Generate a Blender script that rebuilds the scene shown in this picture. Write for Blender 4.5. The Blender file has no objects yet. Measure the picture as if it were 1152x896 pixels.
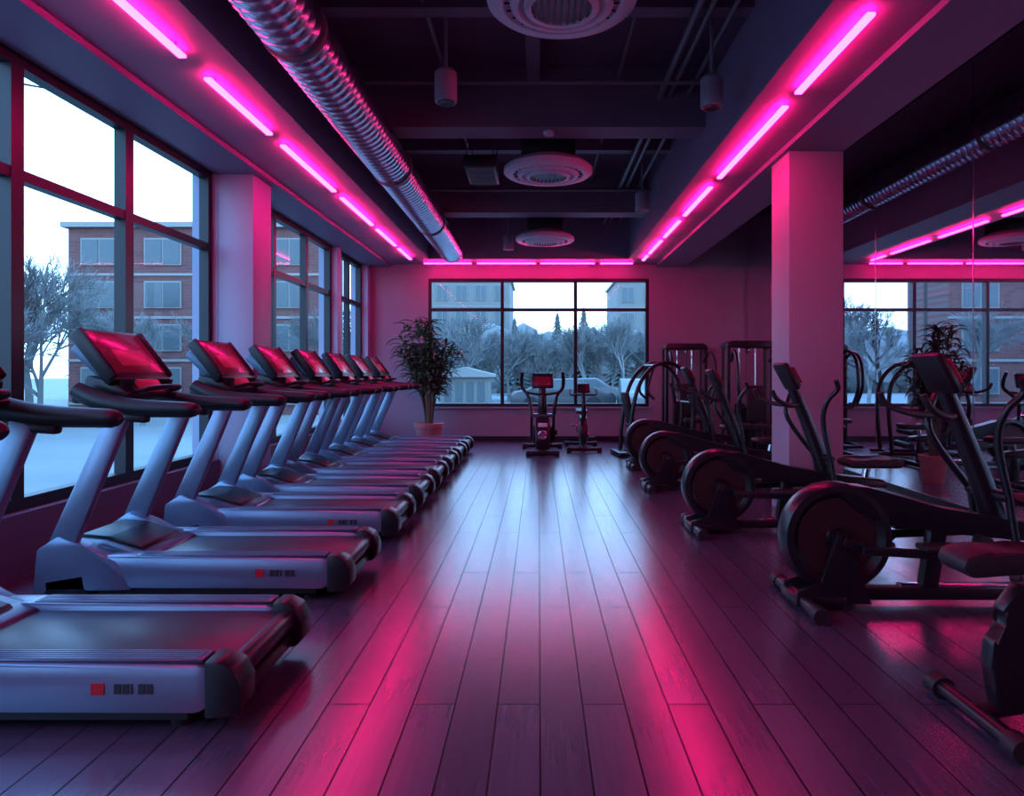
import bpy, bmesh, math, random
from mathutils import Vector, Matrix
random.seed(7)
S = bpy.context.scene
COL = S.collection
R = math.radians

# ------------------------------------------------------------------ materials
def mat(name, color, rough=0.5, metal=0.0, emit=None, es=0.0, var=0.12, nscale=8.0, coat=0.0, bump=0.0, ior=1.5):
    m = bpy.data.materials.new(name); m.use_nodes = True
    nt = m.node_tree; N = nt.nodes; L = nt.links
    b = N['Principled BSDF']
    b.inputs['Roughness'].default_value = rough
    b.inputs['Metallic'].default_value = metal
    b.inputs['IOR'].default_value = ior
    b.inputs['Coat Weight'].default_value = coat
    tc = N.new('ShaderNodeTexCoord'); no = N.new('ShaderNodeTexNoise')
    no.inputs['Scale'].default_value = nscale; no.inputs['Detail'].default_value = 4
    L.new(tc.outputs['Object'], no.inputs['Vector'])
    mx = N.new('ShaderNodeMix'); mx.data_type = 'RGBA'
    mx.inputs[6].default_value = (*[c*(1-var) for c in color], 1)
    mx.inputs[7].default_value = (*[min(1, c*(1+var)) for c in color], 1)
    L.new(no.outputs['Fac'], mx.inputs[0]); L.new(mx.outputs[2], b.inputs['Base Color'])
    if bump:
        bp = N.new('ShaderNodeBump'); bp.inputs['Strength'].default_value = bump
        L.new(no.outputs['Fac'], bp.inputs['Height']); L.new(bp.outputs[0], b.inputs['Normal'])
    if emit:
        b.inputs['Emission Color'].default_value = (*emit, 1)
        b.inputs['Emission Strength'].default_value = es
    return m

M = {}
M['wall'] = mat('wall_paint', (0.27, 0.215, 0.29), 0.7, nscale=3, var=.06)
M['column'] = mat('column_paint_blue_lit', (0.28, 0.34, 0.43), 0.55, nscale=3, var=.06)  # column paint with the blue window light put into its colour
M['column_pink_lit'] = mat('column_paint_pink_lit', (0.32, 0.25, 0.34), 0.55, nscale=3, var=.06)  # same column paint, pink strip light put into its colour
M['soffit'] = mat('soffit_paint', (0.23, 0.16, 0.27), 0.55, nscale=3, var=.06)
M['beam'] = mat('beam_paint', (0.17, 0.115, 0.19), 0.6, nscale=3, var=.1)
M['ceil'] = mat('ceiling_dark_paint', (0.11, 0.068, 0.125), 0.7, nscale=3, var=.15)
M['frame'] = mat('window_frame_black', (0.007, 0.012, 0.021), 0.4)
M['sill'] = mat('sill_paint', (0.08, 0.09, 0.14), 0.6)
M['black'] = mat('black_plastic', (0.007, 0.009, 0.016), 0.4)
M['blackmetal'] = mat('black_powdercoat', (0.006, 0.008, 0.015), 0.36, coat=.08)
M['rubber'] = mat('rubber', (0.012, 0.013, 0.02), 0.55, bump=.1, nscale=60)
M['belt'] = mat('running_belt', (0.022, 0.029, 0.042), 0.36, bump=.05, nscale=150)
M['silver'] = mat('silver_paint', (0.185, 0.27, 0.375), 0.30, metal=.5, var=.05)
M['silver2'] = mat('silver_footrail', (0.08, 0.115, 0.17), 0.32, metal=.5, var=.08)
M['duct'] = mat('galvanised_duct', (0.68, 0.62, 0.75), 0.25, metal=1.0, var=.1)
M['chrome'] = mat('chrome', (0.6, 0.62, 0.66), 0.15, metal=1.0)
M['pipe'] = mat('conduit_paint', (0.15, 0.12, 0.16), 0.4)
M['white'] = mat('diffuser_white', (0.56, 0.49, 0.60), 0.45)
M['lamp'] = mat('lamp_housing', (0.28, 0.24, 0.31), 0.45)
M['screen'] = mat('console_screen', (0.04, 0.006, 0.015), 0.22, emit=(0.55, 0.012, 0.075), es=0.15, coat=.2)
M['screen2'] = mat('console_buttons', (0.10, 0.01, 0.025), 0.3, emit=(0.8, 0.02, 0.11), es=0.24)
M['red'] = mat('red_badge', (0.35, 0.01, 0.03), 0.4, emit=(0.7, .01, .04), es=.04)
M['badge'] = mat('grey_badge', (0.03, 0.035, 0.045), 0.4)
M['disc'] = mat('flywheel_cover', (0.030, 0.015, 0.021), 0.42)
M['led'] = mat('led_diffuser', (0.9, 0.3, 0.45), 0.5, emit=(1.0, 0.010, 0.20), es=54.0)
M['pot'] = mat('terracotta_pot', (0.38, 0.15, 0.16), 0.6)
M['soil'] = mat('soil', (0.03, 0.02, 0.015), 0.9)
M['leaf'] = mat('leaf', (0.07, 0.125, 0.075), 0.35, var=.4, nscale=5)
M['stem'] = mat('stem', (0.10, 0.09, 0.05), 0.6)
M['snow'] = mat('snow_ground', (0.23, 0.22, 0.205), 0.8, nscale=.3, var=.25)
M['barkN'] = mat('bark', (0.07, 0.055, 0.05), 0.9)
M['barkF'] = mat('bark_hazed', (0.20, 0.195, 0.185), 0.9)  # pale bark: distance haze mixed into the colour
M['conifer'] = mat('conifer_needles', (0.10, 0.105, 0.095), 0.9, var=.4, nscale=2)
M['bldF'] = mat('pale_render', (0.22, 0.205, 0.185), 0.8, nscale=.5)
M['bwhite'] = mat('white_trim', (0.28, 0.26, 0.235), 0.6)
M['bglass'] = mat('building_glass', (0.10, 0.12, 0.125), 0.3)
M['carA'] = mat('car_paint', (0.18, 0.17, 0.17), 0.3)
M['carB'] = mat('car_paint_dark', (0.07, 0.065, 0.065), 0.3)
M['tyre'] = mat('tyre', (0.02, 0.02, 0.02), 0.8)

def brick_mat():
    m = bpy.data.materials.new('brick'); m.use_nodes = True
    nt = m.node_tree; N = nt.nodes; L = nt.links; b = N['Principled BSDF']
    tc = N.new('ShaderNodeTexCoord'); sp = N.new('ShaderNodeSeparateXYZ'); cb = N.new('ShaderNodeCombineXYZ')
    L.new(tc.outputs['Object'], sp.inputs[0]); L.new(sp.outputs[0], cb.inputs[0]); L.new(sp.outputs[2], cb.inputs[1])
    br = N.new('ShaderNodeTexBrick'); br.inputs['Scale'].default_value = 1
    br.inputs['Brick Width'].default_value = .4; br.inputs['Row Height'].default_value = .13
    br.inputs['Mortar Size'].default_value = .01
    br.inputs['Color1'].default_value = (.22, .085, .075, 1); br.inputs['Color2'].default_value = (.17, .065, .06, 1)
    br.inputs['Mortar'].default_value = (.16, .11, .10, 1)
    L.new(cb.outputs[0], br.inputs['Vector']); L.new(br.outputs[0], b.inputs['Base Color'])
    b.inputs['Roughness'].default_value = .9
    return m
M['brick'] = brick_mat()

def floor_mat():
    m = bpy.data.materials.new('dark_plank_floor'); m.use_nodes = True
    nt = m.node_tree; N = nt.nodes; L = nt.links; b = N['Principled BSDF']
    tc = N.new('ShaderNodeTexCoord'); sp = N.new('ShaderNodeSeparateXYZ'); cb = N.new('ShaderNodeCombineXYZ')
    L.new(tc.outputs['Object'], sp.inputs[0]); L.new(sp.outputs[1], cb.inputs[0]); L.new(sp.outputs[0], cb.inputs[1])
    br = N.new('ShaderNodeTexBrick'); br.inputs['Scale'].default_value = 1
    br.inputs['Brick Width'].default_value = 1.7; br.inputs['Row Height'].default_value = .16
    br.inputs['Mortar Size'].default_value = .0035; br.inputs['Mortar Smooth'].default_value = .15
    br.inputs['Color1'].default_value = (.080, .078, .130, 1); br.inputs['Color2'].default_value = (.056, .056, .098, 1)
    br.inputs['Mortar'].default_value = (.008, .008, .014, 1); br.inputs['Bias'].default_value = 0
    br.offset = .37
    L.new(cb.outputs[0], br.inputs['Vector'])
    mp = N.new('ShaderNodeMapping'); mp.inputs['Scale'].default_value = (26, 1.0, 1)
    L.new(tc.outputs['Object'], mp.inputs[0])
    no = N.new('ShaderNodeTexNoise'); no.inputs['Scale'].default_value = 2.5; no.inputs['Detail'].default_value = 5
    L.new(mp.outputs[0], no.inputs['Vector'])
    mr = N.new('ShaderNodeMapRange'); mr.inputs[3].default_value = .84; mr.inputs[4].default_value = 1.16
    L.new(no.outputs['Fac'], mr.inputs[0])
    vm = N.new('ShaderNodeVectorMath'); vm.operation = 'SCALE'
    L.new(br.outputs['Color'], vm.inputs[0]); L.new(mr.outputs[0], vm.inputs['Scale'])
    L.new(vm.outputs[0], b.inputs['Base Color'])
    r2 = N.new('ShaderNodeMapRange'); r2.inputs[3].default_value = .19; r2.inputs[4].default_value = .28
    L.new(no.outputs['Fac'], r2.inputs[0]); L.new(r2.outputs[0], b.inputs['Roughness'])
    # joints are recessed and matt: less specular in the gaps
    sl = N.new('ShaderNodeMapRange'); sl.inputs[3].default_value = .5; sl.inputs[4].default_value = .06
    L.new(br.outputs['Fac'], sl.inputs[0]); L.new(sl.outputs[0], b.inputs['Specular IOR Level'])
    ad = N.new('ShaderNodeMath'); ad.operation = 'MULTIPLY_ADD'; ad.inputs[1].default_value = -1.0
    L.new(br.outputs['Fac'], ad.inputs[0])
    sm = N.new('ShaderNodeMath'); sm.operation = 'MULTIPLY'; sm.inputs[1].default_value = .06
    L.new(no.outputs['Fac'], sm.inputs[0]); L.new(sm.outputs[0], ad.inputs[2])
    bp = N.new('ShaderNodeBump'); bp.inputs['Strength'].default_value = .28; bp.inputs['Distance'].default_value = .003
    L.new(ad.outputs[0], bp.inputs['Height']); L.new(bp.outputs[0], b.inputs['Normal'])
    b.inputs['IOR'].default_value = 2.2
    return m
M['floor'] = floor_mat()

def mirror_mat():
    m = bpy.data.materials.new('tinted_mirror'); m.use_nodes = True
    b = m.node_tree.nodes['Principled BSDF']
    b.inputs['Base Color'].default_value = (.82, .79, .86, 1); b.inputs['Metallic'].default_value = 1
    b.inputs['Roughness'].default_value = .012
    return m
M['mirror'] = mirror_mat()
def glass_mat():
    m = bpy.data.materials.new('window_glass'); m.use_nodes = True
    nt = m.node_tree; N = nt.nodes; L = nt.links
    for n in list(N): N.remove(n)
    o = N.new('ShaderNodeOutputMaterial'); t = N.new('ShaderNodeBsdfTransparent'); g = N.new('ShaderNodeBsdfGlossy')
    t.inputs[0].default_value = (.94, .98, 1, 1); g.inputs['Roughness'].default_value = .01
    lw = N.new('ShaderNodeLayerWeight'); lw.inputs['Blend'].default_value = .5
    p = N.new('ShaderNodeMath'); p.operation = 'POWER'; p.inputs[1].default_value = 5
    a = N.new('ShaderNodeMath'); a.operation = 'MULTIPLY_ADD'; a.inputs[1].default_value = .3; a.inputs[2].default_value = .006
    mx = N.new('ShaderNodeMixShader')
    L.new(lw.outputs['Facing'], p.inputs[0]); L.new(p.outputs[0], a.inputs[0]); L.new(a.outputs[0], mx.inputs[0])
    L.new(t.outputs[0], mx.inputs[1]); L.new(g.outputs[0], mx.inputs[2])
    L.new(mx.outputs[0], o.inputs[0])
    return m
M['glass'] = glass_mat()

# ------------------------------------------------------------------ mesh builder
class MB:
    def __init__(s): s.bm = bmesh.new(); s.mats = []
    def mi(s, m):
        m = M[m]
        if m not in s.mats: s.mats.append(m)
        return s.mats.index(m)
    def add(s, t, m, X=None):
        i = s.mi(m)
        bmesh.ops.recalc_face_normals(t, faces=t.faces)
        for f in t.faces: f.material_index = i
        if X is not None: t.transform(X)
        me = bpy.data.meshes.new('tmp'); t.to_mesh(me); t.free()
        s.bm.from_mesh(me); bpy.data.meshes.remove(me)
    def box(s, c, d, m, bev=0.0, rot=None, seg=2):
        t = bmesh.new(); bmesh.ops.create_cube(t, size=1)
        for v in t.verts: v.co = Vector((v.co.x*d[0], v.co.y*d[1], v.co.z*d[2]))
        if bev: bmesh.ops.bevel(t, geom=t.edges[:], offset=bev, segments=seg, profile=.5, affect='EDGES', clamp_overlap=True)
        X = Matrix.Translation(c)
        if rot: X = X @ Matrix.Rotation(rot[0], 4, rot[1])
        s.add(t, m, X)
    def b2(s, a, b, m, bev=0.0):
        s.box([(a[i]+b[i])/2 for i in range(3)], [abs(b[i]-a[i]) for i in range(3)], m, bev)
    def prism(s, prof, lo, hi, m, axis='y', bev=0.0):
        t = bmesh.new()
        def P(a, b, h):
            return {'y': (a, h, b), 'x': (h, a, b), 'z': (a, b, h)}[axis]
        A = [t.verts.new(P(a, b, lo)) for a, b in prof]; B = [t.verts.new(P(a, b, hi)) for a, b in prof]
        n = len(prof)
        t.faces.new(A); t.faces.new(B[::-1])
        for i in range(n): t.faces.new((A[i], B[i], B[(i+1) % n], A[(i+1) % n]))
        if bev: bmesh.ops.bevel(t, geom=t.edges[:], offset=bev, segments=2, profile=.5, affect='EDGES', clamp_overlap=True)
        s.add(t, m)
    def tube(s, pts, r, m, n=10, smooth=0, flat=1.0, up=(0, 1, 0)):
        pts = [Vector(p) for p in pts]
        k = len(pts)
        rr = list(r) if isinstance(r, (list, tuple)) else [r]*k
        if smooth and k > 2:
            q = []; rq = []
            for i in range(k-1):
                p0 = pts[max(i-1, 0)]; p1 = pts[i]; p2 = pts[i+1]; p3 = pts[min(i+2, k-1)]
                for j in range(smooth):
                    u = j/smooth
                    q.append(.5*((2*p1)+(p2-p0)*u+(2*p0-5*p1+4*p2-p3)*u*u+(-p0+3*p1-3*p2+p3)*u**3))
                    rq.append(rr[i]*(1-u)+rr[i+1]*u)
            q.append(pts[-1]); rq.append(rr[-1]); pts = q; rr = rq; k = len(pts)
        t = bmesh.new(); rings = []
        nrm = None
        for i in range(k):
            T = (pts[min(i+1, k-1)]-pts[max(i-1, 0)]).normalized()
            if nrm is None:
                u = Vector(up)
                if abs(u.dot(T)) > .95: u = Vector((1, 0, 0)) if abs(T.x) < .9 else Vector((0, 0, 1))
                nrm = (u-T*u.dot(T)).normalized()
            else:
                nrm = (nrm-T*nrm.dot(T)).normalized()
            bn = T.cross(nrm)
            rings.append([t.verts.new(pts[i]+nrm*math.cos(2*math.pi*j/n)*rr[i]*flat+bn*math.sin(2*math.pi*j/n)*rr[i]) for j in range(n)])
        for i in range(k-1):
            for j in range(n):
                t.faces.new((rings[i][j], rings[i][(j+1) % n], rings[i+1][(j+1) % n], rings[i+1][j]))
        t.faces.new(rings[0][::-1]); t.faces.new(rings[-1])
        s.add(t, m)
    def bar(s, p0, p1, w, th, m, bev=.01, w1=None):
        p0 = Vector(p0); p1 = Vector(p1); d = p1-p0; L = d.length
        T = d.normalized(); Y = Vector((0, 1, 0)); Y = (Y-T*T.dot(Y)).normalized(); Z = T.cross(Y)
        t = bmesh.new(); bmesh.ops.create_cube(t, size=1)
        w1 = w if w1 is None else w1
        for v in t.verts:
            ww = w if v.co.x < 0 else w1
            v.co = Vector((v.co.x*L, v.co.y*th, v.co.z*ww))
        if bev: bmesh.ops.bevel(t, geom=t.edges[:], offset=bev, segments=2, profile=.5, affect='EDGES', clamp_overlap=True)
        X = Matrix((T, Y, Z)).transposed().to_4x4(); X.translation = (p0+p1)/2
        s.add(t, m, X)
    def lathe(s, prof, c, m, axis='z', n=32):
        t = bmesh.new(); rings = []
        for r, h in prof:
            ring = []
            for j in range(n):
                a = 2*math.pi*j/n; x, y = r*math.cos(a), r*math.sin(a)
                ring.append(t.verts.new({'z': (x, y, h), 'y': (x, h, y), 'x': (h, x, y)}[axis]))
            rings.append(ring)
        for i in range(len(rings)-1):
            for j in range(n):
                t.faces.new((rings[i][j], rings[i][(j+1) % n], rings[i+1][(j+1) % n], rings[i+1][j]))
        if prof[0][0] > 1e-5: t.faces.new(rings[0][::-1])
        if prof[-1][0] > 1e-5: t.faces.new(rings[-1])
        bmesh.ops.remove_doubles(t, verts=t.verts, dist=1e-5)
        s.add(t, m, Matrix.Translation(c))
    def mesh(s, name):
        me = bpy.data.meshes.new(name); s.bm.to_mesh(me); s.bm.free()
        for m in s.mats: me.materials.append(m)
        me.polygons.foreach_set('use_smooth', [True]*len(me.polygons))
        me.set_sharp_from_angle(angle=R(38)); me.update()
        return me
def put(me, name, loc=(0, 0, 0), rz=0.0, sc=1.0):
    o = bpy.data.objects.new(name, me); COL.objects.link(o)
    o.location = loc; o.rotation_euler = (0, 0, rz)
    o.scale = (sc, sc, sc) if not isinstance(sc, tuple) else sc
    return o
def sbox(name, a, b, m, bev=0.0):
    c = [(a[i]+b[i])/2 for i in range(3)]
    mb = MB(); mb.box((0, 0, 0), [abs(b[i]-a[i]) for i in range(3)], m, bev)
    return put(mb.mesh(name), name, c)

# ------------------------------------------------------------------ room shell
XL, XR, YB, YF, ZC = -3.15, 3.8, -4.0, 12.55, 4.15
o = sbox('floor', (XL-.3, YB-.3, -.12), (XR+.3, YF+.3, 0), 'floor')
sbox('ceiling', (XL-.3, YB-.3, ZC), (XR+.3, YF+.3, ZC+.15), 'ceil')
SO = 3.25
mb = MB()
mb.b2((XL-.25, YB, 0), (XL+.02, YF, .40), 'sill')
mb.b2((XL-.25, YB, 3.22), (XL+.02, YF, ZC), 'wall')
mb.b2((XL-.25, 6.70, .4), (XL+.0, 7.15, 3.22), 'column')
mb.b2((XL-.25, 10.55, .4), (XL+.04, 10.75, 3.22), 'column')
mb.b2((XL-.25, 12.35, .4), (XL+.06, YF, 3.22), 'column')
mb.b2((XL-.25, YB, .4), (XL+.0, -3.6, 3.22), 'column')
put(mb.mesh('wall_left'), 'wall_left')
mb = MB()
mb.b2((XL-.25, YF, 0), (XR+.25, YF+.22, .63), 'wall')
mb.b2((XL-.25, YF, 2.99), (XR+.25, YF+.22, ZC), 'wall')
mb.b2((XL-.25, YF, .63), (-2.03, YF+.22, 2.99), 'wall')
mb.b2((2.03, YF, .63), (XR+.25, YF+.22, 2.99), 'wall')
put(mb.mesh('wall_far'), 'wall_far')
sbox('wall_back', (XL-.25, YB-.22, 0), (XR+.25, YB, ZC), 'wall')
sbox('wall_right', (XR+.02, YB, 0), (XR+.22, YF, ZC), 'ceil')
sbox('baseboard_far', (XL+.06, YF-.02, 0), (XR-.02, YF, .09), 'frame')

def window(name, axis, const, u0, u1, z0, z1, mull, trans, w=.075, dp=.12, wide=()):
    mb = MB()
    def bx(ua, ub, za, zb, d, m='frame'):
        if axis == 'y': mb.b2((const-d/2, ua, za), (const+d/2, ub, zb), m)
        else: mb.b2((ua, const-d/2, za), (ub, const+d/2, zb), m)
    bx(u0, u1, z0, z0+w, dp); bx(u0, u1, z1-w, z1, dp)
    bx(u0, u0+w, z0+w, z1-w, dp); bx(u1-w, u1, z0+w, z1-w, dp)
    us = sorted(mull)
    for u in us:
        ww = w*1.4 if u in wide else w
        bx(u-ww/2, u+ww/2, z0+w, z1-w, dp)
    for z in trans: bx(u0+w, u1-w, z-w*.45, z+w*.45, dp*.9)
    t = bmesh.new()
    q = [(u0+w, z0+w), (u1-w, z0+w), (u1-w, z1-w), (u0+w, z1-w)]
    t.faces.new([t.verts.new((const, a, b) if axis == 'y' else (a, const, b)) for a, b in q])
    mb.add(t, 'glass')
    return put(mb.mesh(name), name)
window('window_1', 'y', XL-.10, -3.6, 6.70, .40, 3.22, [-2.5, -1.4, -.3, .8, 1.95, 3.1, 4.2, 5.35], [2.48], dp=.09, wide=(4.2, 5.35, .8))
window('window_2', 'y', XL-.10, 7.15, 10.55, .40, 3.22, [8.3, 9.45], [2.48], w=.075, dp=.09)
window('window_3', 'y', XL-.10, 10.75, 12.35, .40, 3.22, [11.55], [2.48], w=.075, dp=.09)
window('window_4', 'x', YF+.08, -2.03, 2.03, .63, 2.99, [-.67, .68], [2.42], w=.06)
sbox('trim_1', (-2.08, YF-.06, .60), (2.08, YF, .63), 'wall')

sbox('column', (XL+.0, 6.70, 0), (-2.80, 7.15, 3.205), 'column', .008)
sbox('column', (2.20, 6.00, 0), (2.68, 6.45, 3.205), 'column_pink_lit', .008)
sbox('column', (2.20, -1.6, 0), (2.68, -1.15, 3.205), 'column_pink_lit', .008)
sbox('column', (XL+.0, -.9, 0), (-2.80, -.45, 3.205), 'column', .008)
sbox('ceiling_soffit', (XL+.02, YB, SO), (-1.93, YF, ZC), 'soffit')
sbox('ceiling_soffit', (1.58, YB, SO), (2.68, YF, ZC), 'soffit')
sbox('ceiling_soffit', (-1.93, 11.95, SO), (1.58, YF, ZC), 'soffit')
sbox('trim_2', (XL+.02, YB, SO-.045), (-2.72, YF, SO), 'soffit')
sbox('trim_3', (2.16, YB, SO-.045), (2.68, YF, SO), 'soffit')
for y in (3.3, 6.46, 9.9):
    sbox('ceiling_beam', (-1.93, y, 3.58), (1.58, y+.32, ZC), 'beam')
for y in (5.0, 8.2, 11.1):
    sbox('ceiling_joist', (-1.93, y, 3.93), (1.58, y+.14, ZC), 'beam')
sbox('ceiling_joist', (-.11, YB, 4.0), (.01, 11.95, ZC), 'beam')

ys = [YB+.05, -2.68, -.95, .78, 2.51, 4.24, 5.97, 7.70, 9.43, 11.16, YF-.02]
for a, b in zip(ys[:-1], ys[1:]):
    sbox('wall_mirror_panel', (XR, a+.005, .06), (XR+.015, b-.005, 4.0), 'mirror')
sbox('baseboard_right', (XR-.012, YB, 0), (XR+.02, YF-.02, .06), 'frame')
mb = MB()
for y in ys[1:-1]: mb.b2((XR-.003, y-.005, .06), (XR+.01, y+.005, 4.0), 'chrome')
put(mb.mesh('trim_4'), 'trim_4')

def strip(a, b):
    c = [(a[i]+b[i])/2 for i in range(3)]
    mb = MB(); d = [abs(b[i]-a[i]) for i in range(3)]
    mb.box((0, 0, 0), d, 'led', .006)
    ax = 0 if d[0] > d[1] else 1
    for sgn in (-1, 1):
        p = [0, 0, d[2]/2+.012]; p[ax] = sgn*d[ax]*.42
        mb.box(p, (.03, .03, .028), 'white')
    put(mb.mesh('led_light_strip'), 'led_light_strip', c)
zt = SO-.028
for a, b in [(-2.9, -1.5), (-1.2, .2), (.5, 1.85), (2.15, 2.7), (2.85, 4.23), (4.54, 5.6), (5.88, 7.36), (7.64, 9.04), (9.31, 10.5), (10.75, 11.75)]:
    strip((-2.23, a, zt-.022), (-2.18, b, zt))
for a, b in [(-2.9, -1.5), (-1.2, .2), (.5, 2.0), (2.25, 3.45), (3.72, 4.78), (5.02, 6.86), (7.2, 8.5), (8.8, 9.85), (10.1, 11.2), (11.4, 11.85)]:
    strip((1.79, a, zt-.022), (1.84, b, zt))
for a, b in [(-2.05, -1.2), (-1.1, -.05), (.03, 1.0), (1.1, 1.68)]:
    strip((a, 12.18, zt-.020), (b, 12.22, zt))

# ------------------------------------------------------------------ ceiling services
def spiral_duct():
    t = bmesh.new(); r0 = .19; k = 6; step = .0155; n = 36; rows = int(13.2/step)
    prof = [0, .0, .0, .003, .009, .003]
    V = [[None]*n for _ in range(rows)]
    for i in range(rows):
        for j in range(n):
            a = 2*math.pi*j/n; r = r0+prof[i % k]
            V[i][j] = t.verts.new((r*math.cos(a), i*step+k*step*j/n, r*math.sin(a)))
    for i in range(rows-1):
        for j in range(n-1):
            t.faces.new((V[i][j], V[i][j+1], V[i+1][j+1], V[i+1][j]))
        if i+1+k < rows:
            t.faces.new((V[i][n-1], V[i+k][0], V[i+1+k][0], V[i+1][n-1]))
    mb = MB(); mb.add(t, 'duct')
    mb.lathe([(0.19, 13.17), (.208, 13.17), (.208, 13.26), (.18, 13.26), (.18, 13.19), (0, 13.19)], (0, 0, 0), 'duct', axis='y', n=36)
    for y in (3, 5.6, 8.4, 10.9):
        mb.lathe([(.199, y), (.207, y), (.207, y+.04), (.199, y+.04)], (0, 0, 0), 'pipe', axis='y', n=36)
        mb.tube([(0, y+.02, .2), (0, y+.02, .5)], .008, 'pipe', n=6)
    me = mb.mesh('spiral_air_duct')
    put(me, 'spiral_air_duct', (-1.50, -1.45, 3.36))
    put(me, 'spiral_air_duct', (2.96, -1.45, 3.70), sc=(.85, 1, .85))
spiral_duct()

def cassette():
    mb = MB()
    mb.lathe([(0, .12), (.30, .12), (.40, .08), (.455, .03), (.455, -.01), (.43, -.03), (.36, -.035), (.345, -.01), (.32, -.01), (.31, -.045), (.27, -.055), (.255, -.025), (.235, -.025), (.225, -.06), (.19, -.066), (.18, -.04), (0, -.04)], (0, 0, 0), 'white', n=48)
    for i in range(9):
        x = -.16+i*.04; h = math.sqrt(max(.185**2-x*x, 0))
        mb.box((x, 0, -.05), (.012, 2*h, .018), 'black')
    for i in range(24):
        a = i*math.pi/12
        mb.tube([(.315*math.cos(a), .315*math.sin(a), -.02), (.35*math.cos(a), .35*math.sin(a), -.02)], .006, 'black', n=5)
    mb.b2((-.27, -.27, .115), (.27, .27, .34), 'black', .01)
    for sx in (-1, 1):
        for sy in (-1, 1): mb.tube([(sx*.24, sy*.24, .33), (sx*.24, sy*.24, .66)], .008, 'pipe', n=6)
    return mb.mesh('round_ceiling_diffuser')
cm = cassette()
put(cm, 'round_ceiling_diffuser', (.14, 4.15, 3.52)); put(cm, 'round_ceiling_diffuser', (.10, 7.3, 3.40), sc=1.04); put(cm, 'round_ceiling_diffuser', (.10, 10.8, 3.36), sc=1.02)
def spot():
    mb = MB()
    mb.lathe([(0, .02), (.078, .0), (.085, .012), (.085, .22), (.06, .25), (0, .25)], (0, 0, 0), 'lamp', n=24)
    mb.lathe([(0, .004), (.06, -.004), (.07, .01), (.06, .02)], (0, 0, 0), 'black', n=24)
    mb.tube([(0, 0, .24), (0, 0, .86)], .014, 'lamp', n=8)
    return mb.mesh('cylinder_spotlight')
sm_ = spot()
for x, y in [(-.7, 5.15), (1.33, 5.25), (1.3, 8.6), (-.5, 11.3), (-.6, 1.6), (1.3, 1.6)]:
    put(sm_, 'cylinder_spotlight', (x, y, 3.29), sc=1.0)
mb = MB()
for i, x in enumerate((1.14, 1.24, 1.42)):
    mb.tube([(x, -3.9, 3.86+.02*i), (x, 11.9, 3.86+.02*i)], .028-.004*i, 'pipe', n=10)
for z, y in ((3.85, 6.1), (3.80, 9.5)):
    mb.tube([(-1.9, y, z), (1.55, y, z)], .022, 'pipe', n=8)
    mb.tube([(-1.9, y+.12, z+.05), (1.55, y+.12, z+.05)], .015, 'pipe', n=8)
mb.tube([(-.85, -3.9, 3.97), (-.85, 11.9, 3.97)], .022, 'pipe', n=8)
mb.tube([(.75, -3.9, 4.02), (.75, 11.9, 4.02)], .018, 'pipe', n=8)
put(mb.mesh('ceiling_conduit_pipes'), 'ceiling_conduit_pipes')
mb = MB()
mb.b2((-.17, -.35, 0), (.17, .35, .12), 'black', .008)
for i in range(12): mb.box((0, -.30+i*.055, -.006), (.28, .012, .02), 'pipe')
for sx in (-1, 1):
    for sy in (-1, 1): mb.tube([(sx*.14, sy*.3, .11), (sx*.14, sy*.3, .72)], .007, 'pipe', n=6)
put(mb.mesh('ceiling_air_vent'), 'ceiling_air_vent', (-.62, 7.5, 3.42))
mb = MB()
mb.lathe([(0, -.03), (.05, -.028), (.06, 0), (0, .0)], (0, 0, 0), 'white', n=20)
put(mb.mesh('smoke_detector'), 'smoke_detector', (.1, 6.6, 3.58))

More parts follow.
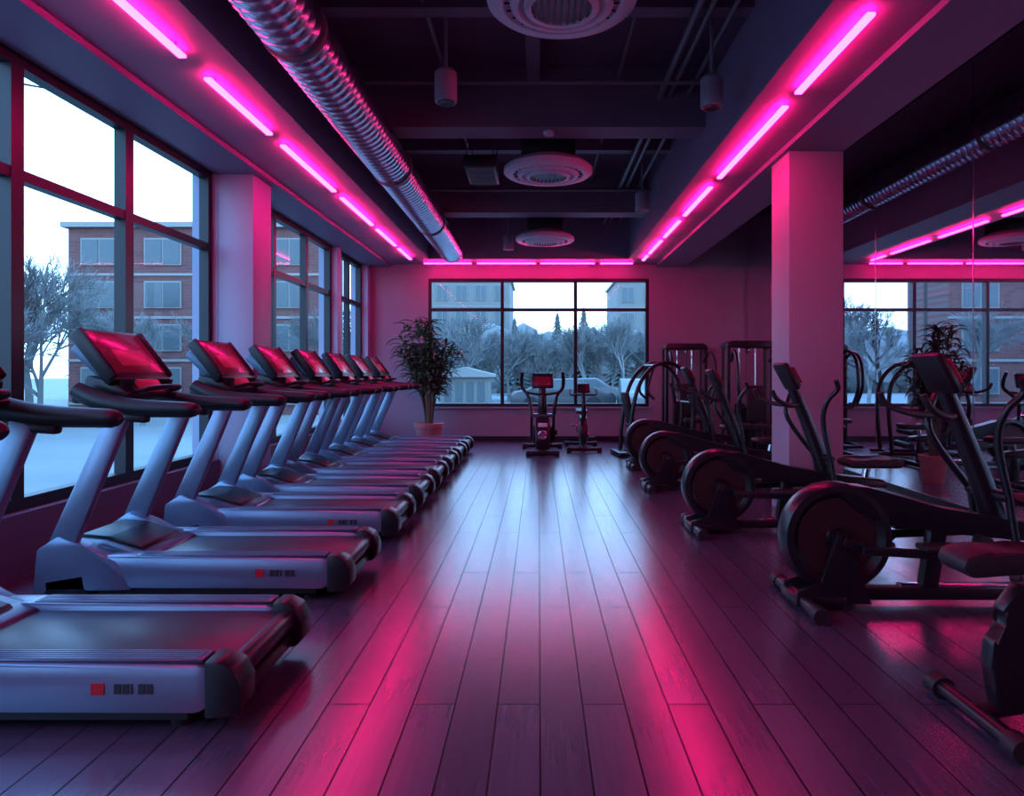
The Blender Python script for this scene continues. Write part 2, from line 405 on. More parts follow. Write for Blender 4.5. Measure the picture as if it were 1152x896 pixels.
# ------------------------------------------------------------------ treadmill
def treadmill():
    mb = MB()
    mb.b2((-1.45, -.30, .05), (-.10, .30, .16), 'black', .01)
    for sgn in (-1, 1):
        y0, y1 = sorted((sgn*.25, sgn*.365))
        prof = [(-1.50, .07), (-.16, .065), (-.115, .09), (-.105, .16), (-.12, .225), (-.16, .235), (-1.2, .245), (-1.45, .25), (-1.55, .2)]
        mb.prism(prof, y0, y1, 'silver', bev=.014)
        ya, yb = sorted((sgn*.262, sgn*.352))
        mb.b2((-1.18, ya, .236), (-.14, yb, .250), 'silver2', .003)
        for i in range(5):
            yy = ya+.012+i*.0165
            mb.box((-.66, yy, .2505), (1.0, .005, .006), 'silver')
        mb.b2((-1.4, sgn*.33-.01, .035), (-.2, sgn*.33+.01, .075), 'black')
        cap = [(-.13, .05), (-.03, .055), (-.0, .09), (.0, .17), (-.03, .225), (-.08, .25), (-.13, .25)]
        mb.prism(cap, min(sgn*.24, sgn*.37), max(sgn*.24, sgn*.37), 'black', bev=.012)
        mb.b2((-.52, sgn*.364, .135), (-.475, sgn*.369, .175), 'red')
        for i, wd in enumerate((.022, .022, .008, .022, .022)):
            xx = -.44+i*.028
            mb.b2((xx, sgn*.364, .138), (xx+wd, sgn*.3685, .172), 'badge')
        for x in (-1.35, -.25):
            mb.lathe([(0, 0), (.035, 0), (.035, .02), (.018, .03), (.018, .06), (0, .06)], (x, sgn*.28, 0), 'rubber', n=14)
        ys_ = sgn*.335
        mb.bar((-1.66, ys_, .14), (-1.27, ys_, 1.04), .15, .06, 'silver', .018, w1=.115)
        mb.bar((-1.68, ys_, .06), (-1.44, ys_, .10), .12, .07, 'black', .02)
        mb.prism([(-1.74, .05), (-1.20, .06), (-1.28, .22), (-1.45, .30), (-1.60, .36), (-1.72, .28)], min(sgn*.275, sgn*.37), max(sgn*.275, sgn*.37), 'silver', bev=.015)
        mb.tube([(-1.52, ys_, 1.16), (-1.40, ys_, 1.10), (-1.2, ys_, 1.06), (-.98, ys_, 1.05), (-.88, ys_, 1.045), (-.85, ys_, 1.03)], [.045, .055, .05, .045, .042, .025], 'black', n=12, smooth=3)
        mb.bar((-1.42, ys_, 1.02), (-1.12, ys_, 1.00), .05, .055, 'black', .015)
    mb.b2((-1.45, -.252, .175), (-.07, .252, .213), 'belt', .006)
    mb.lathe([(0, -.245), (.042, -.245), (.045, -.23), (.045, .23), (.042, .245), (0, .245)], (-.075, 0, .172), 'belt', axis='y', n=18)
    mb.b2((-.12, -.25, .06), (-.045, .25, .12), 'black', .01)
    hood = [(-1.74, .05), (-1.76, .18), (-1.70, .27), (-1.58, .315), (-1.42, .30), (-1.26, .25), (-1.15, .225), (-1.15, .06)]
    mb.prism(hood, -.29, .29, 'silver2', bev=.02)
    mb.prism([(-1.60, .30), (-1.40, .30), (-1.22, .243), (-1.24, .262), (-1.42, .318), (-1.58, .332)], -.20, .20, 'black', bev=.004)
    mb.b2((-1.56, -.33, 1.08), (-1.40, .33, 1.15), 'black', .02)
    mb.prism([(-1.56, 1.10), (-1.30, 1.09), (-1.27, 1.13), (-1.36, 1.20), (-1.52, 1.24)], -.26, .26, 'black', bev=.015)
    mb.prism([(-1.50, 1.2), (-1.33, 1.19), (-1.29, 1.135), (-1.27, 1.15), (-1.31, 1.21), (-1.48, 1.235)], -.10, .10, 'screen2', bev=.003)
    p0 = Vector((-1.35, 0, 1.19)); p1 = Vector((-1.58, 0, 1.49))
    mb.bar(p0, p1, .075, .60, 'black', .03)
    mb.bar(p0+Vector((-.04, 0, -.02)), p1+Vector((-.07, 0, -.08)), .08, .36, 'silver2', .02)
    T = (p1-p0).normalized(); Nn = Vector((T.z, 0, -T.x))
    mb.bar(p0+T*.05+Nn*.039, p1-T*.035+Nn*.039, .006, .50, 'screen', .002)
    mb.bar(p0+T*.10+Nn*.042, p1-T*.16+Nn*.042, .006, .30, 'screen2', .002)
    for sgn in (-1, 1):
        mb.bar(p0+T*.02+Nn*.02+Vector((0, sgn*.285, 0)), p1-T*.01+Nn*.02+Vector((0, sgn*.285, 0)), .07, .035, 'black', .015)
    for sgn in (-1, 1):
        mb.lathe([(0, 0), (.04, 0), (.045, .02), (.05, .05), (.04, .05), (.035, .01)], (-1.33, sgn*.2, 1.16), 'black', n=16)
    mb.tube([(-1.4, -.2, 1.12), (-1.22, -.16, 1.16), (-1.18, 0, 1.17), (-1.22, .16, 1.16), (-1.4, .2, 1.12)], .016, 'black', n=8, smooth=4)
    return mb.mesh('treadmill')
tm = treadmill()
for y in (2.73, 4.10, 5.38, 6.45, 7.50, 8.52, 9.50, 10.50):
    put(tm, 'treadmill', (-1.03, y, 0))

# ------------------------------------------------------------------ flywheel elliptical
def elliptical():
    mb = MB()
    mb.lathe([(0, -.045), (.05, -.05), (.06, -.035), (.20, -.035), (.225, -.05), (.245, -.075), (.28, -.07), (.292, -.045), (.292, .045), (.28, .07), (.245, .075), (.225, .05), (.20, .035), (.06, .035), (.05, .05), (0, .045)], (0, 0, .37), 'blackmetal', axis='y', n=56)
    for sgn in (-1, 1):
        mb.lathe([(.075, sgn*.036), (.075, sgn*.042), (.205, sgn*.044), (.215, sgn*.036)], (0, 0, .37), 'disc', axis='y', n=56)
        mb.lathe([(0, sgn*.04), (.045, sgn*.04), (.04, sgn*.085), (0, sgn*.09)], (0, 0, .37), 'blackmetal', axis='y', n=24)
    for sgn in (-1, 1):
        mb.prism([(-.24, .03), (.16, .03), (.12, .10), (.03, .40), (-.03, .40), (-.10, .14), (-.24, .10)], min(sgn*.085, sgn*.11), max(sgn*.085, sgn*.11), 'blackmetal', bev=.008)
    mb.b2((-.25, -.12, .015), (.02, .12, .075), 'blackmetal', .015)
    for x, w in ((-.20, .30), (1.22, .30)):
        mb.tube([(x, -w, .045), (x, w, .045)], .035, 'blackmetal', n=14)
        for sgn in (-1, 1):
            mb.tube([(x, sgn*(w-.05), .042), (x, sgn*(w+.03), .042)], .042, 'rubber', n=14)
    mb.b2((-.1, -.045, .03), (1.22, .045, .095), 'blackmetal', .012)
    mb.b2((.35, -.03, .093), (1.0, .03, .11), 'chrome', .004)
    mb.prism([(.02, .655), (.16, .64), (.55, .53), (.95, .46), (1.32, .42), (1.34, .36), (.95, .36), (.55, .40), (.25, .44), (.12, .50), (.0, .60)], -.07, .07, 'blackmetal', bev=.018)
    mb.bar((.50, 0, .06), (.56, 0, .43), .09, .07, 'blackmetal', .012)
    mb.bar((1.18, 0, .06), (1.16, 0, .40), .08, .07, 'blackmetal', .012)
    mb.tube([(.88, 0, .42), (.80, 0, .66), (.70, 0, .92), (.60, 0, 1.16)], [.066, .06, .05, .045], 'blackmetal', n=12, smooth=4, flat=.85)
    mb.box((.55, 0, 1.25), (.05, .26, .24), 'black', .02, rot=(R(-28), 'Y'))
    mb.box((.525, 0, 1.263), (.012, .19, .15), 'screen', .003, rot=(R(-28), 'Y'))
    mb.box((.585, 0, 1.245), (.03, .2, .18), 'black', .012, rot=(R(-28), 'Y'))
    mb.box((.582+.025, 0, 1.262), (.012, .19, .14), 'screen', .003, rot=(R(-28), 'Y'))
    mb.tube([(.64, -.02, 1.02), (.52, -.15, 1.02), (.40, -.22, 1.07), (.36, -.22, 1.14)], .018, 'rubber', n=10, smooth=4)
    mb.tube([(.64, .02, 1.02), (.52, .15, 1.02), (.40, .22, 1.07), (.36, .22, 1.14)], .018, 'rubber', n=10, smooth=4)
    for sgn, ph in ((-1, 0.0), (1, .16)):
        y = sgn*.16
        mb.tube([(.84, y, .60), (.78-ph, y, .90), (.80-ph, y*1.25, 1.06), (.86-ph, y*1.5, 1.15), (.84-ph, y*1.6, 1.22)], [.02, .02, .019, .02, .02], 'blackmetal', n=10, smooth=4)
        mb.tube([(.84, y, .60), (.88, y, .34), (.86, y, .27)], .02, 'blackmetal', n=10)
        mb.bar((.08, y, .33), (1.05, y, .27+ph*.6), .045, .035, 'blackmetal', .01)
        mb.bar((0, y*.8, .37), (.10, y*.8, .33-ph*.4), .05, .02, 'blackmetal', .006)
        mb.box((.55, y, .345+ph*.3), (.34, .12, .03), 'rubber', .012)
        mb.box((.71, y, .375+ph*.3), (.03, .12, .06), 'rubber', .01)
    mb.tube([(.84, -.17, .60), (.84, .17, .60)], .028, 'blackmetal', n=12)
    mb.tube([(1.18, 0, .40), (1.20, 0, .52)], .03, 'chrome', n=10)
    mb.prism([(1.02, .52), (1.42, .52), (1.45, .58), (1.40, .60), (1.2, .575), (1.04, .585), (1.0, .56)], -.13, .13, 'rubber', bev=.018)
    return mb.mesh('elliptical_trainer')
el = elliptical()
for x, y, sc in [(1.60, 3.70, 1), (1.42, 5.40, .98), (1.36, 7.35, .95), (1.42, 9.0, .98)]:
    put(el, 'elliptical_trainer', (x, y, 0), sc=sc)

# ------------------------------------------------------------------ exercise bike (rear at x=0, forward +x)
def bike():
    mb = MB()
    for x in (0, 1.0):
        mb.tube([(x, -.27, .05), (x, .27, .05)], .032, 'blackmetal', n=14)
        for sgn in (-1, 1): mb.tube([(x, sgn*.22, .048), (x, sgn*.30, .048)], .046, 'rubber', n=14)
    mb.tube([(0, 0, .05), (.25, 0, .09), (.6, 0, .09), (1.0, 0, .05)], .032, 'blackmetal', n=12, smooth=4)
    mb.prism([(.06, .06), (.20, .06), (.30, .10), (.25, .16), (.19, .24), (.18, .33), (.24, .43), (.33, .50), (.28, .56), (.14, .56), (.07, .46), (.10, .44), (.10, .40), (.04, .34), (.03, .24), (.05, .14)], -.04, .04, 'blackmetal', bev=.016)
    mb.prism([(.45, .15), (.62, .10), (.85, .14), (.96, .28), (.95, .45), (.85, .58), (.66, .62), (.48, .55), (.30, .52), (.28, .46), (.42, .38)], -.06, .06, 'blackmetal', bev=.02)
    mb.lathe([(0, -.075), (.05, -.08), (.17, -.07), (.20, -.04), (.20, .04), (.17, .07), (.05, .08), (0, .075)], (.78, 0, .33), 'disc', axis='y', n=40)
    for sgn in (-1, 1):
        mb.bar((.52, sgn*.10, .32), (.52+sgn*.11, sgn*.10, .32-sgn*.10), .035, .018, 'chrome', .006)
        mb.box((.52+sgn*.11, sgn*.16, .32-sgn*.10), (.10, .09, .025), 'rubber', .008)
    mb.tube([(.52, -.11, .32), (.52, .11, .32)], .022, 'chrome', n=10)
    mb.tube([(.24, 0, .48), (.16, 0, .66)], .028, 'chrome', n=10)
    mb.prism([(-.06, .60), (.40, .64), (.46, .67), (.40, .69), (.16, .685), (.0, .71), (-.08, .69), (-.10, .64)], -.10, .10, 'rubber', bev=.022)
    mb.tube([(.82, 0, .55), (.86, 0, .80), (.80, 0, 1.0)], [.045, .036, .032], 'blackmetal', n=12, smooth=4)
    mb.tube([(.62, -.23, 1.06), (.74, -.22, .98), (.80, -.1, .98), (.80, .1, .98), (.74, .22, .98), (.62, .23, 1.06)], .017, 'rubber', n=10, smooth=4)
    mb.box((.80, 0, 1.09), (.05, .22, .17), 'black', .018, rot=(R(-25), 'Y'))
    mb.box((.772, 0, 1.10), (.012, .15, .11), 'screen', .003, rot=(R(-25), 'Y'))
    return mb.mesh('exercise_bike')
bk = bike()
put(bk, 'exercise_bike', (1.55, 2.42, 0), sc=(1, .85, .9))
put(bk, 'exercise_bike', (.72, 11.7, 0), rz=R(-90), sc=.92)

# ------------------------------------------------------------------ cross trainer facing the camera (built facing -y)
def cross():
    mb = MB()
    mb.b2((-.05, -.35, .03), (.05, .75, .10), 'blackmetal', .015)
    for y, w in ((-.35, .22), (.75, .30)):
        mb.tube([(-w, y, .045), (w, y, .045)], .035, 'blackmetal', n=14)
        for sgn in (-1, 1): mb.tube([(sgn*(w-.05), y, .045), (sgn*(w+.03), y, .045)], .044, 'rubber', n=14)
    mb.prism([(-.34, .09), (.25, .09), (.30, .30), (.20, .50), (.0, .60), (-.18, .58), (-.32, .42), (-.38, .25)], -.11, .11, 'blackmetal', axis='x', bev=.03)
    mb.lathe([(0, -.0), (.06, -.01), (.075, .01), (.075, .03), (0, .03)], (0, -.40, .32), 'chrome', axis='y', n=24)
    mb.b2((-.07, -.37, .44), (.07, -.33, .50), 'white', .01)
    for sgn in (-1, 1):
        mb.lathe([(0, sgn*.12), (.14, sgn*.12), (.16, sgn*.135), (.14, sgn*.15), (0, sgn*.15)], (0, .0, .30), 'disc', axis='x', n=32)
    mb.tube([(0, -.05, .55), (0, -.10, .8), (0, -.02, 1.08)], [.08, .065, .05], 'blackmetal', n=12, smooth=4)
    mb.box((0, -.04, 1.13), (.34, .07, .24), 'black', .025, rot=(R(-20), 'X'))
    mb.box((0, -.082, 1.13), (.24, .012, .14), 'screen', .003, rot=(R(-20), 'X'))
    mb.box((0, .0, 1.145), (.22, .012, .13), 'screen', .003, rot=(R(-20), 'X'))
    for sgn, ph in ((-1, .05), (1, -.05)):
        x = sgn*.17
        mb.tube([(x, -.12, .60), (sgn*.20, -.10+ph, .82), (sgn*.24, -.02, .93), (sgn*.31, .02, 1.02), (sgn*.325, 0, 1.14), (sgn*.31, -.05, 1.27)], [.028, .028, .026, .028, .03, .028], 'blackmetal', n=10, smooth=4)
        mb.tube([(x, -.12, .60), (x, -.05, .22)], .022, 'blackmetal', n=10)
        mb.tube([(x, -.05, .22), (x, .62, .20-ph)], .022, 'blackmetal', n=10)
        mb.box((x, .35, .24-ph), (.13, .36, .035), 'rubber', .012)
        mb.box((x, .18, .27-ph), (.13, .03, .07), 'rubber', .01)
    mb.tube([(-.18, -.12, .60), (.18, -.12, .60)], .028, 'chrome', n=12)
    mb.tube([(-.24, -.05, .95), (0, -.12, .92), (.24, -.05, .95)], .02, 'rubber', n=8, smooth=4)
    return mb.mesh('cross_trainer')
put(cross(), 'cross_trainer', (.06, 10.6, 0))

# ------------------------------------------------------------------ weight machines
def weight_machine():
    mb = MB()
    H = 1.72
    for sx in (-1, 1):
        for y in (-.02, .30):
            mb.b2((sx*.34-.025, y-.025, .03), (sx*.34+.025, y+.025, H), 'blackmetal', .008)
        mb.tube([(sx*.13, .14, .08), (sx*.13, .14, H-.05)], .012, 'chrome', n=8)
        mb.b2((sx*.34-.03, -.45, .01), (sx*.34+.03, .35, .06), 'blackmetal', .01)
    mb.prism([(-.37, H-.06), (.37, H-.06), (.37, H+.0), (.30, H+.05), (-.30, H+.05), (-.37, H)], -.06, .34, 'blackmetal', bev=.012)
    mb.b2((-.36, .10, .02), (.36, .18, .08), 'blackmetal', .008)
    for i in range(14):
        mb.b2((-.19, .06, .10+i*.043), (.19, .22, .10+i*.043+.037), 'black' if i % 2 else 'blackmetal', .004)
    mb.b2((-.19, .06, .71), (.19, .22, .78), 'chrome', .006)
    mb.tube([(0, .14, .76), (0, .14, H-.06)], .007, 'pipe', n=6)
    mb.tube([(.05, -.02, H-.06), (.05, -.35, H-.3), (.05, -.5, 1.1)], .006, 'pipe', n=6)
    mb.lathe([(0, -.015), (.06, -.015), (.05, 0), (.06, .015), (0, .015)], (0, .14, H-.09), 'chrome', axis='x', n=20)
    for sx in (-1, 1):
        for k in range(6):
            mb.tube([(sx*.33, .03+k*.045, .1), (sx*.33, .03+k*.045, H-.08)], .004, 'pipe', n=5)
    for sx in (-1, 1):
        mb.tube([(sx*.30, -.03, 1.45), (sx*.34, -.30, 1.60), (sx*.36, -.55, 1.45), (sx*.36, -.62, 1.05), (sx*.30, -.55, .75)], .026, 'blackmetal', n=10, smooth=5)
        mb.tube([(sx*.30, -.55, .75), (sx*.16, -.55, .74)], .02, 'rubber', n=10)
    mb.b2((-.04, -.85, .02), (.04, -.02, .08), 'blackmetal', .01)
    mb.tube([(-.25, -.85, .05), (.25, -.85, .05)], .03, 'blackmetal', n=10)
    mb.b2((-.035, -.50, .06), (.035, -.43, .42), 'blackmetal', .008)
    mb.b2((-.17, -.68, .42), (.17, -.32, .49), 'rubber', .025)
    mb.box((0, -.24, .80), (.26, .07, .55), 'rubber', .025, rot=(R(-6), 'X'))
    mb.b2((-.03, -.2, .06), (.03, -.02, 1.0), 'blackmetal', .008)
    return mb.mesh('weight_stack_machine')
wm = weight_machine()
put(wm, 'weight_stack_machine', (2.58, 11.95, 0)); put(wm, 'weight_stack_machine', (3.28, 10.6, 0), sc=.99)
def leg_machine():
    mb = MB()
    for y in (-.25, .25):
        mb.tube([(-.45, y, .04), (-.42, y, .5), (-.30, y, 1.05), (-.05, y, 1.36), (.25, y, 1.38), (.48, y, 1.15), (.55, y, .75), (.50, y, .04)], .03, 'blackmetal', n=10, smooth=6)
        mb.tube([(-.55, y, .035), (.65, y, .035)], .03, 'blackmetal', n=10)
    for p in ((-.45, .04), (-.05, 1.36), (.50, .04), (.54, .8)):
        mb.tube([(p[0], -.25, p[1]), (p[0], .25, p[1])], .026, 'blackmetal', n=10)
    mb.b2((-.38, -.2, .40), (.02, .2, .47), 'rubber', .025)
    mb.box((-.40, 0, .72), (.07, .3, .5), 'rubber', .025, rot=(R(-12), 'Y'))
    mb.b2((-.2, -.04, .04), (-.12, .04, .41), 'blackmetal', .008)
    mb.tube([(.2, -.3, .35), (.2, .3, .35)], .05, 'rubber', n=14)
    mb.tube([(.25, -.3, .15), (.25, .3, .15)], .05, 'rubber', n=14)
    mb.bar((-.0, .0, .43), (.25, 0, .15), .05, .05, 'blackmetal')
    mb.b2((-.6, -.3, .01), (-.5, .3, .07), 'blackmetal', .01)
    mb.tube([(-.05, -.2, 1.34), (-.15, -.22, 1.0), (-.05, -.22, .86)], .02, 'rubber', n=8, smooth=4)
    mb.tube([(-.05, .2, 1.34), (-.15, .22, 1.0), (-.05, .22, .86)], .02, 'rubber', n=8, smooth=4)
    return mb.mesh('seated_press_machine')
put(leg_machine(), 'seated_press_machine', (1.75, 10.45, 0), rz=R(8))

# ------------------------------------------------------------------ plant
def plant():
    mb = MB()
    mb.lathe([(0, 0), (.17, 0), (.18, .015), (.235, .29), (.255, .30), (.26, .37), (.235, .375), (.225, .33), (0, .33)], (0, 0, 0), 'pot', n=32)
    mb.lathe([(0, .335), (.22, .332)], (0, 0, 0), 'soil', n=24)
    rnd = random.Random(3)
    t = bmesh.new()
    def leaf(p, az, el0, L, w):
        d = Vector((math.cos(az), math.sin(az), 0)); sd = Vector((-math.sin(az), math.cos(az), 0))
        prev = None; pos = Vector(p); e = el0; k = 6
        for i in range(k+1):
            u = i/k; ww = w*math.sin(math.pi*(.08+.92*u)**.8)*.5+.0015
            up = d*(-math.sin(e))+Vector((0, 0, math.cos(e)))
            a = t.verts.new(pos+sd*ww+up*ww*.4); c = t.verts.new(pos); b = t.verts.new(pos-sd*ww+up*ww*.4)
            if prev:
                t.faces.new((prev[0], prev[1], c, a)); t.faces.new((prev[1], prev[2], b, c))
            prev = (a, c, b)
            pos = pos+(d*math.cos(e)+Vector((0, 0, math.sin(e))))*L/k; e -= rnd.uniform(.18, .30)
    for s in range(20):
        az = s*2*math.pi/20+rnd.uniform(-.3, .3); lean = rnd.uniform(.12, .56); h = rnd.uniform(1.05, 1.78)
        base = Vector((math.cos(az)*.06, math.sin(az)*.06, .32))
        pts = [base+Vector((math.cos(az)*lean*u*u, math.sin(az)*lean*.5*u*u, h*u)) for u in (0, .25, .5, .75, 1)]
        mb.tube(pts, [.014, .012, .010, .008, .004], 'stem', n=6, smooth=3)
        for i in range(48):
            u = rnd.uniform(.42, 1.0)
            p = base+Vector((math.cos(az)*lean*u*u, math.sin(az)*lean*.5*u*u, h*u))
            la = rnd.uniform(0, 2*math.pi)
            leaf(p, la, rnd.uniform(.2, 1.1), rnd.uniform(.28, .44)*(1-.4*abs(math.sin(la))), rnd.uniform(.045, .065))
    mb.add(t, 'leaf')
    return mb.mesh('potted_palm_plant')
pl = plant()
put(pl, 'potted_palm_plant', (-1.90, 11.82, 0), sc=(1.0, .88, 1.04))
put(pl, 'potted_palm_plant', (3.12, 7.75, 0), sc=(.60, .62, .86))

# ------------------------------------------------------------------ exterior
GZ = -.4
sbox('ground_outside', (-150, 12.9, GZ-.1), (150, 220, GZ), 'snow')
sbox('ground_outside', (-150, -60, GZ-.1), (-3.6, 12.9, GZ), 'snow')
def building(name, x0, x1, y, depth, h, nf, nb, wallm, glassm='bglass', band=True):
    mb = MB()
    W = x1-x0
    mb.b2((0, 0, 0), (W, depth, h), wallm)
    fh = (h-.6)/nf; bw = W/nb
    for f in range(nf):
        for b in range(nb):
            cx = (b+.5)*bw; z0 = .5+f*fh+fh*.22; z1 = .5+f*fh+fh*.78; ww = bw*.27
            mb.b2((cx-ww-.06, -.06, z0-.06), (cx+ww+.06, .0, z1+.06), 'bwhite')
            mb.b2((cx-ww, -.09, z0), (cx-.04, -.05, z1), glassm)
            mb.b2((cx+.04, -.09, z0), (cx+ww, -.05, z1), glassm)
        if band: mb.b2((0, -.05, .4+f*fh), (W, 0, .5+f*fh), 'bwhite')
    mb.b2((-.2, -.2, h), (W+.2, depth+.2, h+.2), 'bwhite')
    put(mb.mesh(name), name, (x0, y, GZ))
building('brick_apartment_building', -18.6, -8.6, 27, 3, 7.4, 4, 4, 'brick')
building('pale_office_building', -14, -2.8, 66, 10, 10.8, 4, 6, 'bldF')
building('pale_office_building', 7.6, 20, 66, 10, 10.6, 4, 6, 'bldF')
def tree(seed, bark):
    rnd = random.Random(seed); mb = MB(); t = bmesh.new()
    def seg(p, q, r0, r1):
        T = (q-p).normalized(); u = Vector((1, 0, 0)) if abs(T.x) < .8 else Vector((0, 1, 0))
        a = (u-T*u.dot(T)).normalized(); b = T.cross(a)
        A = [t.verts.new(p+(a*math.cos(k*2.094)+b*math.sin(k*2.094))*r0) for k in range(3)]
        B = [t.verts.new(q+(a*math.cos(k*2.094)+b*math.sin(k*2.094))*r1) for k in range(3)]
        for k in range(3): t.faces.new((A[k], A[(k+1) % 3], B[(k+1) % 3], B[k]))
    def grow(p, d, L, r, dep):
        mid = p+d*L*.5; d2 = (d+Vector([rnd.uniform(-.15, .15) for _ in range(3)])+Vector((0, 0, .05))).normalized(); q = mid+d2*L*.5
        seg(p, mid, r, r*.85); seg(mid, q, r*.85, r*.68)
        if dep == 0: return
        for k in range(4 if dep > 1 else 5):
            ax = Vector([rnd.uniform(-1, 1) for _ in range(3)]).normalized()
            nd = (d2+ax*rnd.uniform(.5, .85)); nd.z += .12; nd.normalize()
            st = q if k < 2 else p.lerp(q, rnd.uniform(.5, .95))
            grow(st, nd, L*rnd.uniform(.62, .80), max(r*.55, .012), dep-1)
    grow(Vector((0, 0, 0)), Vector((0, 0, 1)), 2.0, .16, 5)
    mb.add(t, bark)
    return mb.mesh('bare_tree')
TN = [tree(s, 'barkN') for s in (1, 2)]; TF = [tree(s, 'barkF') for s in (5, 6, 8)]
rnd = random.Random(11)
for x, y, s in [(-17.5, 19, .95), (-20.5, 20, .95), (-15, 20.5, .75), (-12.5, 21.5, .7), (-10, 21.5, .65), (-24, 23, 1.0), (-7, 23, .65), (-22, 16, .85), (-10.5, 13, .6), (-27, 18, 1), (-13, 17, .7), (-16, 16, .8), (-5, 26, .7), (-6.5, 33, .9), (-9.5, 34, .9), (-3.5, 33, .8), (-14.2, 23, .8), (-16.8, 22.5, .95), (-14.2, 18.6, .85)]:
    put(rnd.choice(TF if rnd.random() < .75 else TN), 'bare_tree', (x, y, GZ), rnd.uniform(0, 6), s)
for i in range(30):
    y = rnd.uniform(38, 43); x = (-.22+.42*(i+rnd.random())/30)*y
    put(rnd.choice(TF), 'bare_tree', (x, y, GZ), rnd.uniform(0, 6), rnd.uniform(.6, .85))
for i in range(8):
    y = rnd.uniform(-20, 12); x = rnd.uniform(-26, -14)
    put(rnd.choice(TN), 'bare_tree', (x, y, GZ), rnd.uniform(0, 6), rnd.uniform(.7, .9))
def conifer(seed):
    rn = random.Random(seed); mb = MB()
    mb.tube([(0, 0, 0), (0, 0, 1.5)], .12, 'barkN', n=6)
    t = bmesh.new()
    for k in range(16):
        z = .8+k*.42; r = 1.9*(1-k/16.5)+.1
        c = t.verts.new((0, 0, z+.75)); n = 22
        ring = [t.verts.new((math.cos(2*math.pi*j/n)*r*(1 if j % 2 else .62)*rn.uniform(.85, 1.1), math.sin(2*math.pi*j/n)*r*(1 if j % 2 else .62)*rn.uniform(.85, 1.1), z-(.12 if j % 2 else -.1))) for j in range(n)]
        for j in range(n): t.faces.new((ring[j], ring[(j+1) % n], c))
    mb.add(t, 'conifer'); return mb.mesh('conifer_tree')
CF = [conifer(1), conifer(2)]
for x, y, s in [(1.4, 51, .8), (3.4, 51.5, .85), (-1.8, 51, .75), (6.0, 51, .75), (-5, 52, .75), (9.2, 51, .75), (-23, 40, 1.35), (-26.5, 42, 1.25), (-18.5, 41, 1.25), (-14.5, 52, .7)]:
    put(rnd.choice(CF), 'conifer_tree', (x, y, GZ), rnd.uniform(0, 6), s)
mb = MB(); t = bmesh.new()
for i in range(220):
    x = rnd.uniform(-30, 22); y = rnd.uniform(57, 61); s = rnd.uniform(1.2, 2.4)
    r = bmesh.ops.create_icosphere(t, subdivisions=2, radius=s, matrix=Matrix.Translation((x, y, s*rnd.uniform(.5, 1.6))))
    for v in r['verts']: v.co += Vector([rnd.uniform(-.18, .18) for _ in range(3)])*s
mb.add(t, 'barkF'); put(mb.mesh('hazed_treeline'), 'hazed_treeline', (0, 0, GZ))  # distant tree mass, its paleness is haze put into the colour
mb = MB()
mb.b2((-1.5, 0, 0), (1.5, 2, 1.9), 'bldF'); mb.prism([(-1.8, 1.85), (1.8, 1.85), (1.8, 2.0), (0, 2.4), (-1.8, 2.0)], -.3, 2.3, 'bwhite')
for i in range(4): mb.b2((-1.25+i*.68, -.03, .5), (-.8+i*.68, 0, 1.6), 'bglass')
put(mb.mesh('garden_shed'), 'garden_shed', (-3.2, 29.5, GZ), sc=(.7, .7, .8))
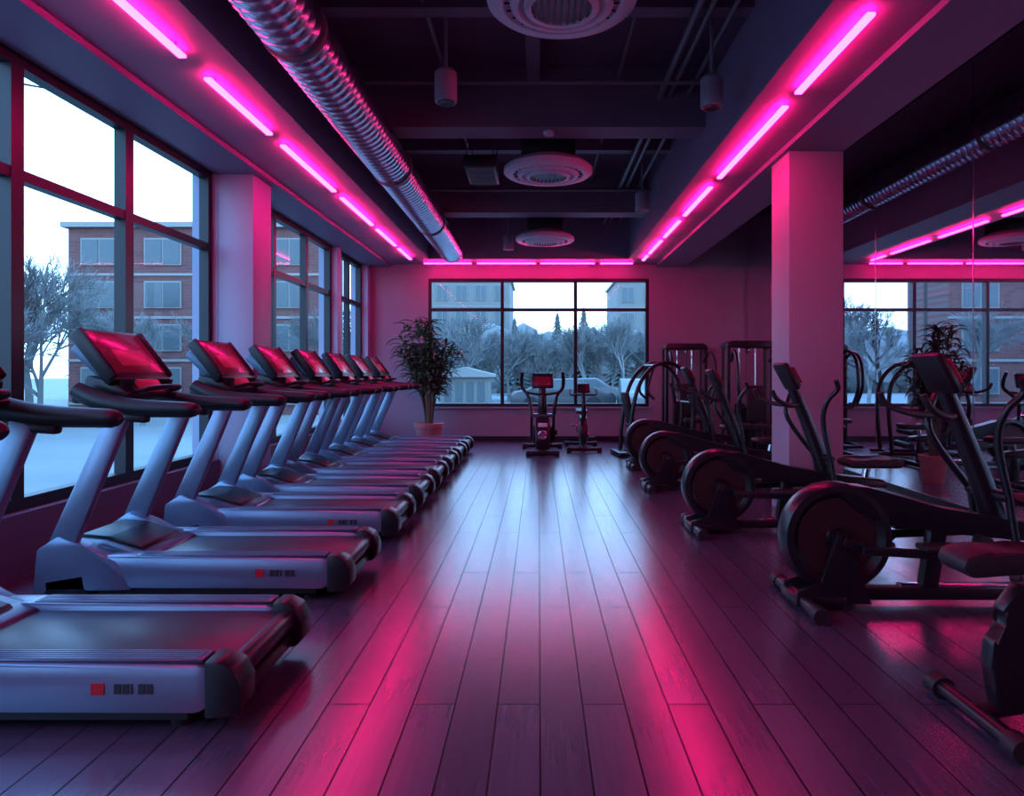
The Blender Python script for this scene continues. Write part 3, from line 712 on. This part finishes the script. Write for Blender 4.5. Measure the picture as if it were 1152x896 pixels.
def car(cm_):
    mb = MB()
    mb.prism([(-2.1, .35), (-2.15, .7), (-1.9, .88), (-1.3, .95), (-.75, 1.38), (.7, 1.42), (1.3, .98), (1.95, .86), (2.15, .65), (2.1, .35)], -.85, .85, cm_, bev=.05)
    mb.prism([(-1.15, .95), (-.72, 1.31), (.65, 1.35), (1.12, .98)], -.862, .862, 'bglass')
    for x in (-1.3, 1.3):
        for sg in (-1, 1):
            mb.lathe([(0, -.1), (.32, -.1), (.34, -.06), (.34, .06), (.32, .1), (0, .1)], (x, sg*.8, .34), 'tyre', axis='y', n=20)
    return mb.mesh('parked_car')
ca, cb_ = car('carA'), car('carB')
for i, (x, y, a) in enumerate([(.9, 29, 0.1), (4.3, 29, 1.5), (2.2, 34.5, 0), (7.2, 33, .1), (-16, 12, .1), (-12.5, 9, 1.4)]):
    put(ca if i % 3 else cb_, 'parked_car', (x, y, GZ), a)
mb = MB()
for k, z in enumerate((9.4, 10.1, 10.8)):
    mb.tube([(-36, 4, z+1), (-18, 14, z-.4), (-6, 24, z+.3)], .025, 'black', n=4, smooth=6)
mb.tube([(-36, 4, 0), (-36, 4, 12.2)], .13, 'barkN', n=8); mb.tube([(-6, 24, 0), (-6, 24, 11.6)], .06, 'barkN', n=8)
put(mb.mesh('power_line'), 'power_line', (0, 0, GZ))

# ------------------------------------------------------------------ world
w = bpy.data.worlds.new('World'); S.world = w; w.use_nodes = True
nt = w.node_tree; N = nt.nodes; L = nt.links
bg = N['Background']; bg.inputs[1].default_value = 4.9
tc = N.new('ShaderNodeTexCoord'); sp = N.new('ShaderNodeSeparateXYZ'); cr = N.new('ShaderNodeValToRGB')
L.new(tc.outputs['Generated'], sp.inputs[0]); L.new(sp.outputs[2], cr.inputs[0]); L.new(cr.outputs[0], bg.inputs[0])
cr.color_ramp.elements[0].position = 0.0; cr.color_ramp.elements[0].color = (.37, .60, .90, 1)
cr.color_ramp.elements[1].position = .6; cr.color_ramp.elements[1].color = (.20, .50, 1.0, 1)
e = cr.color_ramp.elements.new(.2); e.color = (.33, .58, .92, 1)

# ------------------------------------------------------------------ camera
cd = bpy.data.cameras.new('camera'); co = bpy.data.objects.new('camera', cd); COL.objects.link(co)
cd.sensor_width = 36; cd.lens = 24; cd.shift_x = -30/1152; cd.shift_y = -28/1152
cd.clip_start = .05; cd.clip_end = 500
co.location = (0, 0, 1.25); co.rotation_euler = (R(90), 0, 0)
S.camera = co
S.view_settings.view_transform = 'Standard'
S.view_settings.look = 'None'
S.view_settings.exposure = 0.15
S.view_settings.gamma = 0.90
